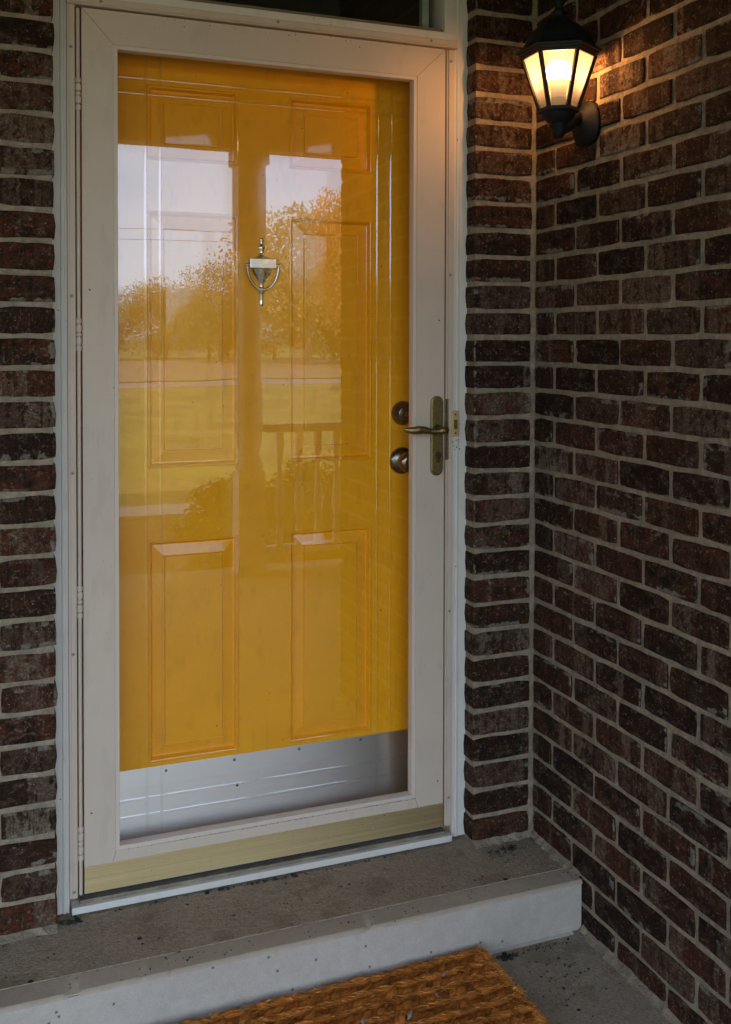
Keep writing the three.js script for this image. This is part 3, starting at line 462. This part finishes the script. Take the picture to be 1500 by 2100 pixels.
// ---------------------------------------------------------------- turned posts and railing, seen mirrored in the glass
const ZP = 3.675;
{
  const prof = [[0.06, 0.62], [0.085, 0.64], [0.088, 0.67], [0.07, 0.70], [0.062, 0.74], [0.078, 0.80], [0.086, 0.90], [0.080, 1.15], [0.068, 1.60], [0.062, 1.85], [0.075, 1.90], [0.062, 1.93], [0.07, 1.97], [0.086, 2.0]];
  const geos = () => [rbox(-0.085, 0.085, 0, 0.63, -0.085, 0.085, 0.006), lathe(prof.map(([r, y]) => [r, y]), 28), rbox(-0.085, 0.085, 1.99, 2.50, -0.085, 0.085, 0.006), rbox(-0.105, 0.105, 2.50, 2.596, -0.105, 0.105, 0.006)];
  const post = (x, label) => { const p = thing('porch_post', label, 'post', 'turned porch posts', [x, YFL, ZP]); const [a, b, c, d] = geos(); part('base', a, M.white, p); part('shaft', b, M.white, p); part('head', c, M.white, p); part('capital', d, M.white, p); };
  post(1.348, 'turned white porch post mirrored in the middle of the door glass'); post(-2.95, 'turned white porch post at the open end of the porch'); post(4.0, 'turned white porch post beyond the side wall');
  const rl = thing('porch_railing', 'white porch railing with turned balusters mirrored in the glass', 'railing', null, [0, YFL, ZP]);
  part('handrail', rbox(1.435, 3.912, 0.865, 0.915, -0.04, 0.04, 0.012, 3), M.white, rl); part('bottom_rail', rbox(1.435, 3.912, 0.10, 0.15, -0.03, 0.03, 0.006), M.white, rl);
  const bal = mergeAll([rbox(-0.02, 0.02, 0.15, 0.27, -0.02, 0.02, 0.003), lathe([[0.016, 0.27], [0.022, 0.285], [0.014, 0.30], [0.028, 0.36], [0.031, 0.42], [0.024, 0.50], [0.014, 0.60], [0.013, 0.66], [0.022, 0.68], [0.015, 0.70], [0.018, 0.72]], 14).translate(0, 0, 0), rbox(-0.02, 0.02, 0.72, 0.865, -0.02, 0.02, 0.003)]);
  for (let x = 1.545; x < 3.85; x += 0.125) part('baluster', bal.clone().translate(x, 0, 0), M.white, rl);
}

// ---------------------------------------------------------------- garden and beyond (mirrored in the glass)
const GY = -0.345;
{
  const lawnTex = tex(1024, 1024, (i, j) => { const a = fbm(i / 64, j / 64, 5, 201, 16), b = fbm(i / 4, j / 4, 2, 202, 256), e = sstep(0.45, 0.65, fbm(i / 128, j / 128, 4, 203, 8)), f = 0.6 + 0.5 * a + 0.4 * (b - 0.5); return mix3([0.50 * f, 0.49 * f, 0.17 * f], [0.60 * f, 0.53 * f, 0.27 * f], e * 0.7); }, { rx: 1 / 14, ry: 1 / 14 });
  struct('lawn', metreUV(new THREE.PlaneGeometry(1200, 900).rotateX(-Math.PI / 2).translate(0, GY, 300)), std({ map: lawnTex, roughness: 1 }));
  const dirt = tex(512, 512, (i, j) => { const f = 0.6 + 0.6 * fbm(i / 12, j / 12, 4, 211, 0); return [0.27 * f, 0.19 * f, 0.13 * f]; }, { rx: 1.2, ry: 1.2 });
  struct('planting_bed', box(-4, 5, GY - 0.05, GY + 0.03, 3.86, 6.45), std({ map: dirt, roughness: 1 }));
  struct('garden_path', box(-9, 3.2, GY - 0.05, GY + 0.04, 6.72, 7.25), std({ map: again(concreteMap, 0.8), color: lin(0.7, 0.68, 0.62), roughness: 0.95 }));
  struct('road', box(-200, 300, GY - 0.05, GY + 0.02, 32.5, 36.5), std({ color: lin(0.19, 0.18, 0.165), roughness: 0.95 }));
  const straw = tex(512, 512, (i, j) => { const f = 0.65 + 0.5 * fbm(i / 10, j / 10, 4, 221, 0); return [0.58 * f, 0.48 * f, 0.36 * f]; }, { rx: 0.2, ry: 0.2 });
  const fg = new THREE.PlaneGeometry(420, 24, 140, 8).rotateX(-Math.PI / 2); { const p = fg.attributes.position; for (let i = 0; i < p.count; i++) p.setY(i, 0.04 + 0.22 * clamp((12 - p.getZ(i) < 24 ? (p.getZ(i) + 12) / 24 : 0)) * (0.6 + 0.8 * noise(p.getX(i) / 6, p.getZ(i) / 6, 5))); fg.computeVertexNormals(); }
  struct('field', metreUV(fg.translate(40, GY, 49)), std({ map: straw, roughness: 1 }));
}
function leafCloud(n, seed, shape, size, flat = 0.55) {
  const r = rng(seed), pos = [], col = [];
  for (let i = 0; i < n; i++) {
    const [x, y, z, tone] = shape(r), s = size * (0.6 + r() * 0.8), q = new THREE.Quaternion().setFromEuler(new THREE.Euler(r() * 6.28, r() * 6.28, r() * 6.28));
    const v = [[-1, 0, 0], [0, -flat, 0.12], [1, 0, 0], [0, flat, 0.12]].map((p) => new THREE.Vector3(...p).multiplyScalar(s).applyQuaternion(q).add(new THREE.Vector3(x, y, z)));
    for (const k of [0, 1, 2, 0, 2, 3]) { pos.push(v[k].x, v[k].y, v[k].z); col.push(tone, tone, tone); }
  }
  const g = new THREE.BufferGeometry(); g.setAttribute('position', new THREE.Float32BufferAttribute(pos, 3)); g.setAttribute('color', new THREE.Float32BufferAttribute(col, 3)); g.computeVertexNormals(); return g;
}
const clump = (seed, n, rx, ry, rz, cy) => { const r = rng(seed), c = []; for (let i = 0; i < n; i++) { const a = r() * 6.28, u = r() * 2 - 1, q = Math.sqrt(1 - u * u), d = 0.35 + 0.6 * Math.sqrt(r()); c.push([Math.cos(a) * q * rx * d, cy + u * ry * d, Math.sin(a) * q * rz * d, 0.18 + 0.2 * r(), 0.75 + 0.5 * r()]); } return (s) => { const k = c[Math.floor(s() * c.length)], a = s() * 6.28, u = s() * 2 - 1, q = Math.sqrt(1 - u * u), d = Math.cbrt(s()) * k[3] * 1.25; return [k[0] + Math.cos(a) * q * d * rx, k[1] + u * d * ry, k[2] + Math.sin(a) * q * d * rz, k[4] * (0.8 + 0.4 * s())]; }; };
const bark = std({ color: lin(0.10, 0.075, 0.055), roughness: 1 });
{
  const leaf = (r, g, b) => phy({ color: lin(r, g, b), roughness: 0.9, transmission: 0.25, thickness: 0, vertexColors: true, side: THREE.DoubleSide });
  const greens = [leaf(0.33, 0.27, 0.08), leaf(0.40, 0.31, 0.10), leaf(0.27, 0.235, 0.075)], orange = leaf(0.55, 0.24, 0.05), bushMat = leaf(0.05, 0.075, 0.02);
  const crowns = [0, 1, 2].map((k) => leafCloud(15000, 300 + k, clump(310 + k, 90, 1, 1, 1, 0), 0.027));
  const trunk = mergeAll([cyl(0.05, 1, 10, 0.03).translate(0, 0.5, 0), cyl(0.022, 0.55, 7, 0.01).rotateZ(0.7).translate(-0.17, 1.12, 0), cyl(0.022, 0.5, 7, 0.01).rotateZ(-0.6).translate(0.15, 1.12, 0.03), cyl(0.02, 0.5, 7, 0.01).rotateX(0.6).translate(0, 1.12, 0.15)]);
  const tree = (x, z, h, rx, mat, k, label, cr = 0.62) => { const t = thing('tree', label, 'tree', 'trees beyond the lawn', [x, GY, z]); const tr = part('trunk', trunk, bark, t); tr.scale.set(h * 0.45, h * 0.5, h * 0.45); const c = part('crown', crowns[k % 3], mat, t); c.position.y = h * (1 - cr * 0.5); c.scale.set(rx, h * cr * 0.5, rx); c.rotation.y = k * 1.3; };
  const r = rng(41); let k = 0;
  const ord = ['first', 'second', 'third', 'fourth', 'fifth', 'sixth', 'seventh', 'eighth', 'ninth', 'tenth'];
  for (let x = -2; x < 42; x += 4.6) { const h = 5.6 + r() * 1.7; tree(x + r() * 2, 74 + r() * 8, h, 3.6 + r() * 1.2, greens[k % 3], k, ord[k] + ' tree of the far hedge line counted from the hinge side, ' + ['olive green', 'yellow green', 'dull green'][k % 3], 0.92); k++; }
  tree(17.3, 52, 9.6, 4.3, greens[1], 1, 'large rounded tree mirrored in the glass beside the post', 0.8);
  tree(20.8, 56, 7.2, 3.8, greens[0], 2, 'olive tree beside the large rounded tree', 0.9);
  tree(13.6, 58, 6.4, 2.8, greens[2], 0, 'lower dark green tree beside the large rounded tree', 0.9);
  tree(9.75, 24.5, 6.2, 1.15, orange, 1, 'small tree with orange autumn leaves near the house', 0.72);
  // the wood added to close the horizon on either side and block low light
  { const n = 120, w = new THREE.InstancedMesh(crowns[1], greens[2], n), o = new THREE.Object3D(), q = rng(71); for (let i = 0; i < n; i++) { const a = (i < n / 2 ? mix(-1.35, -0.06, i / (n / 2)) : mix(0.50, 1.35, i / (n / 2) - 1)) + (q() - 0.5) * 0.02, d = 76 + q() * 16, h = 5.5 + q() * 3; o.position.set(Math.sin(a) * d, GY + h * 0.46, Math.cos(a) * d); o.scale.set(3.6 + q() * 1.6, h * 0.5, 3.6 + q() * 1.6); o.rotation.y = q() * 6; o.updateMatrix(); w.setMatrixAt(i, o.matrix); } w.name = 'added_far_wood'; w.userData = { kind: 'stuff', label: 'added wooded horizon on either side of the lawn, blocking low sky light', category: 'wood' }; scene.add(w); }
  // clipped shrubs before the railing
  const bushGeo = [0, 1].map((q) => leafCloud(3600, 500 + q, clump(520 + q, 40, 1, 1, 1, 0), 0.06, 0.45));
  const bush = (x, z, rr, h, q, label) => { const b = thing('shrub', label, 'shrub', 'shrubs along the porch', [x, GY, z]); part('stems', mergeAll([0, 1, 2, 3, 4].map((i) => cyl(0.014, h * 0.8, 6, 0.006).rotateZ((i - 2) * 0.16).rotateY(i * 1.7).translate((i - 2) * 0.03, h * 0.38, 0))), bark, b); const c = part('foliage', bushGeo[q], bushMat, b); c.position.y = h * 0.52; c.scale.set(rr, h * 0.52, rr * 0.9); c.rotation.y = x; };
  bush(1.50, 4.50, 0.50, 0.62, 0, 'low dark shrub nearest the open porch entry'); bush(2.18, 4.60, 0.52, 0.72, 1, 'middle dark shrub in front of the railing'); bush(2.85, 4.65, 0.55, 0.74, 0, 'dark shrub in front of the railing beyond the side wall');
}
{
  const wire = std({ color: lin(0.22, 0.22, 0.22), roughness: 0.8 });
  for (const [y, label] of [[6.9, 'upper sagging power line above the road'], [6.45, 'lower sagging power line above the road']]) {
    const p = []; for (let i = 0; i <= 24; i++) { const t = i / 24; p.push(new THREE.Vector3(mix(-30, 34, t), y - 1.0 * (1 - (2 * t - 1) ** 2) + (t - 0.5) * 0.3, 41)); }
    solo('power_line', new THREE.TubeGeometry(new THREE.CatmullRomCurve3(p), 60, 0.014, 5), wire, label, 'power line', 'power lines along the road');
  }
  for (const x of [-30, 34]) { const u = thing('utility_pole', x < 0 ? 'wooden utility pole carrying the power lines, out of the picture' : 'wooden utility pole carrying the power lines behind the side wall', 'utility pole', 'utility poles', [x, GY, 41]); part('pole', cyl(0.13, 7.6, 12, 0.1).translate(0, 3.8, 0), bark, u); part('crossarm', box(-0.06, 0.06, 6.7, 6.82, -0.7, 0.7), bark, u); }
}

// ---------------------------------------------------------------- lantern on the side wall
{
  const LX = 1.0485, LZ = 0.319, L = thing('wall_lantern', 'black six-sided wall lantern with its bulb lit', 'lantern', null, [LX, 0, LZ]);
  const fa = Math.PI / 6 + Math.atan2(-0.2248 - LX, 2.3711 - LZ);   // a pane faces the visitor
  const hex = (r, y) => Array.from({ length: 6 }, (_, i) => { const a = fa + Math.PI / 3 * i; return new THREE.Vector3(Math.sin(a) * r, y, Math.cos(a) * r); });
  const rT = 0.0830, rB = 0.0440, yT = 1.9310, yB = 1.8120;
  const a = hex(rT, yT), b = hex(rB, yB);
  const bar = (p, q, w) => { const d = q.clone().sub(p), g = new THREE.BoxGeometry(w, d.length(), w * 0.8); g.applyQuaternion(new THREE.Quaternion().setFromUnitVectors(new THREE.Vector3(0, 1, 0), d.clone().normalize())); return g.translate((p.x + q.x) / 2, (p.y + q.y) / 2, (p.z + q.z) / 2); };
  for (let i = 0; i < 6; i++) part('corner_bar', bar(b[i], a[i], 0.0085), M.lampBlack, L);
  for (let i = 0; i < 6; i++) { const j = (i + 1) % 6, s = 0.985, P = [b[i], b[j], a[j], a[i]].map((v) => v.clone().multiply(new THREE.Vector3(s, 1, s))); const g = new THREE.BufferGeometry(); g.setAttribute('position', new THREE.Float32BufferAttribute([P[0], P[1], P[2], P[0], P[2], P[3]].flatMap((v) => v.toArray()), 3)); g.setAttribute('uv', new THREE.Float32BufferAttribute([0, 0, 0.05, 0, 0.08, 0.12, 0, 0, 0.08, 0.12, -0.03, 0.12], 2)); g.computeVertexNormals(); part('pane', g, M.lampGlass, L); }
  const hexRing = (pts, closed) => { const pos = []; for (let k = 0; k + 1 < pts.length; k++) { const p = hex(...pts[k]), q = hex(...pts[k + 1]); for (let i = 0; i < 6; i++) { const j = (i + 1) % 6; pos.push(...[p[i], p[j], q[j], p[i], q[j], q[i]].flatMap((v) => v.toArray())); } } const g = new THREE.BufferGeometry(); g.setAttribute('position', new THREE.Float32BufferAttribute(pos, 3)); g.computeVertexNormals(); return metreUV(g); };
  // eave mouldings and the swept roof
  part('eave', hexRing([[0.0760, 1.9290], [0.0860, 1.9285], [0.0880, 1.9345], [0.0915, 1.9355], [0.0930, 1.9405], [0.0975, 1.9415], [0.0985, 1.9450], [0.0965, 1.9475]]), M.lampBlack, L);
  part('roof', hexRing([[0.0970, 1.9470], [0.0860, 1.9530], [0.0790, 1.9640], [0.0720, 1.9790], [0.0600, 1.9950], [0.0430, 2.0080], [0.0260, 2.0150], [0.0200, 2.0180], [0.0001, 2.0182]]), M.lampBlack, L);
  part('finial', lathe([[0.020, 2.016], [0.013, 2.022], [0.012, 2.030], [0.020, 2.034], [0.013, 2.040], [0.009, 2.048], [0.013, 2.058], [0.011, 2.066], [0.003, 2.074], [0.0001, 2.075]], 20), M.lampBlack, L);
  part('bottom_ring', hexRing([[0.0380, 1.8125], [0.0475, 1.8120], [0.0480, 1.8040], [0.0420, 1.8000], [0.0001, 1.7995]]), M.lampBlack, L);
  part('cup', lathe([[0.0400, 1.8010], [0.0370, 1.7930], [0.0280, 1.7830], [0.0200, 1.7780], [0.0185, 1.7740], [0.0215, 1.7715], [0.0150, 1.7650], [0.0125, 1.7560], [0.0150, 1.7530], [0.0080, 1.7450], [0.0001, 1.7435]].reverse(), 26), M.lampBlack, L);
  // arm and round back plate
  const arm = new THREE.CatmullRomCurve3([[0.002, 1.7700, 0], [0.022, 1.7740, -0.006], [0.044, 1.7900, -0.016], [0.066, 1.8000, -0.026], [0.092, 1.7960, -0.031]].map((p) => new THREE.Vector3(...p)));
  part('arm', new THREE.TubeGeometry(arm, 24, 0.0165, 14), M.lampBlack, L);
  part('back_plate', lathe([[0.0001, 0.034], [0.022, 0.033], [0.030, 0.029], [0.034, 0.024], [0.042, 0.021], [0.046, 0.015], [0.054, 0.012], [0.055, 0.0005], [0.0001, 0.0005]].reverse(), 36).rotateZ(Math.PI / 2).translate(XW - LX + 0.003, 1.7900, -0.030), M.lampBlack, L);
  // bulb and socket, and the light it gives
  part('socket', cyl(0.0180, 0.034, 20).translate(0, 1.8200, 0), M.lampSocket, L);
  part('bulb_neck', lathe([[0.0165, 1.836], [0.0175, 1.850], [0.0210, 1.864], [0.0262, 1.876]], 28), std({ color: lin(0.75, 0.66, 0.48), roughness: 0.5 }), L);
  part('bulb', lathe([[0.0262, 1.876], [0.0295, 1.887], [0.0298, 1.900], [0.0265, 1.912], [0.0180, 1.921], [0.0080, 1.9245], [0.0001, 1.925]], 28), M.bulb, L, 'glowing bulb');
  const lamp = new THREE.PointLight(new THREE.Color(1.0, 0.43, 0.115), 0.095); lamp.position.set(0, 1.902, 0); lamp.shadow.radius = 1.2; lamp.castShadow = true; L.add(lamp);
}

// ---------------------------------------------------------------- coir doormat
{
  const mt = thing('doormat', 'thick brown braided coir doormat lying against the step', 'doormat', null, [0, YFL, 0.0244]); mt.rotation.y = 0.02;
  const x0 = 0.02, x1 = 0.858, z0 = ZN + 0.008, z1 = 0.80, r = rng(91);
  part('mat_base', rbox(x0 + 0.006, x1 - 0.006, 0.0005, 0.020, z0 + 0.006, z1 - 0.006, 0.006), std({ color: lin(0.05, 0.025, 0.01), roughness: 1 }), mt);
  const lump = new THREE.IcosahedronGeometry(1, 3); { const p = lump.attributes.position; for (let i = 0; i < p.count; i++) { const v = new THREE.Vector3().fromBufferAttribute(p, i), a = Math.atan2(v.z, v.y), s = 1 + 0.10 * Math.sin(a * 5 + v.x * 5) + 0.05 * Math.sin(a * 11 - v.x * 9); p.setXYZ(i, v.x, v.y * s, v.z * s); } lump.computeVertexNormals(); }
  const spots = [], rowP = 0.0215, step = 0.0185;
  for (let zi = 0, z = z0 + 0.012; z < z1; z += rowP, zi++) for (let x = x0 + 0.012; x < x1 - 0.014; x += step) spots.push([x + (r() - 0.5) * 0.006 + (zi % 2) * step / 2, 0.0205 + (r() - 0.5) * 0.006, z + (r() - 0.5) * 0.004, (zi % 2 ? 0.5 : -0.5) + (r() - 0.5) * 0.35, 0.0155 + r() * 0.004, 0.0088 + r() * 0.0025]);
  for (const xe of [x0 + 0.006, x1 - 0.006]) for (let z = z0 + 0.008; z < z1; z += 0.016) spots.push([xe + (r() - 0.5) * 0.004, 0.0180 + (r() - 0.5) * 0.005, z, Math.PI / 2 + 0.45 + (r() - 0.5) * 0.3, 0.0155, 0.0105]);
  const im = new THREE.InstancedMesh(lump, phy({ specularIntensity: 0.1, color: lin(1, 1, 1), roughness: 1, bumpMap: again(roughBump, 3, 3), bumpScale: 0.002 }), spots.length), o = new THREE.Object3D(), c = new THREE.Color();
  spots.forEach(([x, y, z, a, l, w], i) => { o.position.set(x, y, z); o.rotation.set((r() - 0.5) * 0.4, a, (r() - 0.5) * 0.35); o.scale.set(l, w * 0.85, w); o.updateMatrix(); im.setMatrixAt(i, o.matrix); const t = 0.55 + r() * 0.9; c.setRGB(0.50 * t, 0.165 * t, 0.032 * t); im.setColorAt(i, c); });
  im.name = 'coir_braid'; im.userData.kind = 'stuff'; im.castShadow = im.receiveShadow = true; mt.add(im);
  const fib = new THREE.BufferGeometry(); fib.setAttribute('position', new THREE.Float32BufferAttribute([-1, 0, 0.02, -0.3, 0.10, -0.02, -0.3, 0.13, 0.02, -0.3, 0.10, -0.02, 0.4, 0.12, 0.02, -0.3, 0.13, 0.02, 0.4, 0.12, 0.02, 1, 0.0, 0, -0.3, 0.12, 0.02], 3)); fib.computeVertexNormals();
  const F = 90000, fm = new THREE.InstancedMesh(fib, phy({ specularIntensity: 0.1, color: lin(1, 1, 1), roughness: 1, side: THREE.DoubleSide }), F);
  for (let i = 0; i < F; i++) {
    const edge = r() < 0.05, s = spots[Math.floor(r() * spots.length)], l = 0.005 + r() * 0.009;
    if (edge) { const side = r() < 0.4, x = side ? x1 + (r() - 0.5) * 0.008 : mix(x0, x1, r()), z = side ? mix(z0, z1, r()) : z0 + (r() - 0.5) * 0.006; o.position.set(x, 0.008 + r() * 0.022, z); o.rotation.set((r() - 0.5) * 1.5, r() * 6.28, (r() - 0.5) * 1.4); }
    else { const t = (r() * 2 - 1) * 0.75, a = (r() - 0.5) * 2.6, w = s[5] * Math.sqrt(1 - t * t) * 1.02, ca = Math.cos(s[3]), sa = Math.sin(s[3]), u = t * s[4], v = Math.sin(a) * w; o.position.set(s[0] + u * ca + v * sa, s[1] + Math.cos(a) * w * 0.85, s[2] - u * sa + v * ca); o.rotation.set(a * 0.6 + (r() - 0.5) * 0.4, s[3] + 0.35 + (r() - 0.5) * 0.8, (r() - 0.5) * 0.4); }
    o.scale.set(l, l * 0.9, l * 0.32); o.updateMatrix(); fm.setMatrixAt(i, o.matrix); const t = 0.2 + r() * r() * 1.9; c.setRGB(0.95 * t, 0.35 * t, 0.072 * t); fm.setColorAt(i, c);
  }
  fm.name = 'coir_fibre'; fm.userData.kind = 'stuff'; fm.castShadow = fm.receiveShadow = true; mt.add(fm);
}
// pale seed husks dropped on the mat
{
  const husk = new THREE.BufferGeometry(); husk.setAttribute('position', new THREE.Float32BufferAttribute([-1, 0, 0, 0, 0.22, -0.45, 0, 0.30, 0, -1, 0, 0, 0, 0.30, 0, 0, 0.18, 0.45, 0, 0.22, -0.45, 1, 0.1, 0, 0, 0.30, 0, 0, 0.30, 0, 1, 0.1, 0, 0, 0.18, 0.45], 3)); husk.computeVertexNormals();
  const mat = std({ color: lin(0.20, 0.165, 0.13), roughness: 0.9, side: THREE.DoubleSide });
  for (const [x, z, s, a, l] of [[0.610, 0.470, 0.011, 0.7, 'largest pale papery seed husk lying on the coir doormat'], [0.512, 0.452, 0.009, 1.2, 'leftmost pale seed husk lying on the coir doormat'], [0.735, 0.372, 0.008, 0.4, 'pale seed husk on the doormat closest to the step'], [0.690, 0.430, 0.007, 2.0, 'smallest pale seed husk, in the middle of the others on the doormat']]) { const m = solo('seed_husk', husk, mat, l, 'seed husk', 'seed husks on the doormat'); m.position.set(x, YFL + 0.033, z); m.rotation.set(0.3, a, 0.25); m.scale.setScalar(s); }
}
// crumbs of soil and moss in the corners
{
  const r = rng(123), g = new THREE.IcosahedronGeometry(1, 1); { const p = g.attributes.position; for (let i = 0; i < p.count; i++) { const s = 0.75 + 0.5 * hash(i % 7, i, 3); p.setXYZ(i, p.getX(i) * s, p.getY(i) * s, p.getZ(i) * s); } g.computeVertexNormals(); }
  const at = []; const scat = (n, cx, cz, sx, sz, y, s) => { for (let i = 0; i < n; i++) { const ga = (r() + r() + r() - 1.5) / 1.5, gb = (r() + r() + r() - 1.5) / 1.5; at.push([cx + ga * sx, y, cz + gb * sz, s * (0.3 + r() * r() * 1.2)]); } };
  scat(90, 1.03, 0.105, 0.09, 0.035, YS, 0.0026); scat(36, 1.05, 0.09, 0.045, 0.016, YS, 0.0042); scat(70, 0.45, 0.022, 0.50, 0.006, YS, 0.004); scat(40, -0.03, 0.03, 0.03, 0.015, YS, 0.006); scat(60, 0.45, 0.15, 0.55, 0.08, YS, 0.0022);
  scat(40, 0.925, 0.320, 0.030, 0.012, YFL, 0.0050); scat(50, 1.03, 0.315, 0.10, 0.018, YFL, 0.0028); scat(90, 0.99, 0.45, 0.11, 0.15, YFL, 0.0024); scat(40, 0.885, 0.45, 0.012, 0.12, YFL, 0.003); scat(40, 0.4, 0.255, 0.6, 0.03, YS - 0.002, 0.0018);
  const wallDirt = (n, f) => { for (let i = 0; i < n; i++) { const [x, y, z, s] = f(); at.push([x, y, z, s]); } };
  wallDirt(26, () => [0.937 + (r() - 0.5) * 0.034, 1.000 + (r() - 0.5) * 0.036, -0.001, 0.0005 + r() * 0.0012]);   // spider dirt under the strike plate
  wallDirt(230, () => { const x = mix(0.08, 0.83, Math.pow(r(), 0.7)); return [x, 0.0866 - r() * r() * 0.003, -0.0002, 0.0003 + r() * 0.0008]; });   // grime along the bead
  wallDirt(30, () => [0.10 + r() * 0.7, 2.0195 - r() * r() * 0.03, 0.0, 0.0004 + r() * 0.0012]);
  const im = new THREE.InstancedMesh(g, std({ color: lin(1, 1, 1), roughness: 1 }), at.length), o = new THREE.Object3D(), c = new THREE.Color();
  at.forEach(([x, y, z, s], i) => { o.position.set(Math.min(x, XW - 0.006), y + s * 0.3, z); o.rotation.set(r() * 6, r() * 6, r() * 6); o.scale.set(s, s * 0.6, s * (0.7 + r() * 0.6)); o.updateMatrix(); im.setMatrixAt(i, o.matrix); const t = r() < 0.12 ? 8 : 0.6 + r(); c.setRGB(0.030 * t, 0.027 * t, 0.020 * t); im.setColorAt(i, c); });
  im.name = 'soil_crumbs'; im.userData = { kind: 'stuff', label: 'dark crumbs of soil and moss on the step and porch floor', category: 'dirt' }; im.castShadow = im.receiveShadow = true; scene.add(im);
}
renderer.render(scene, camera);
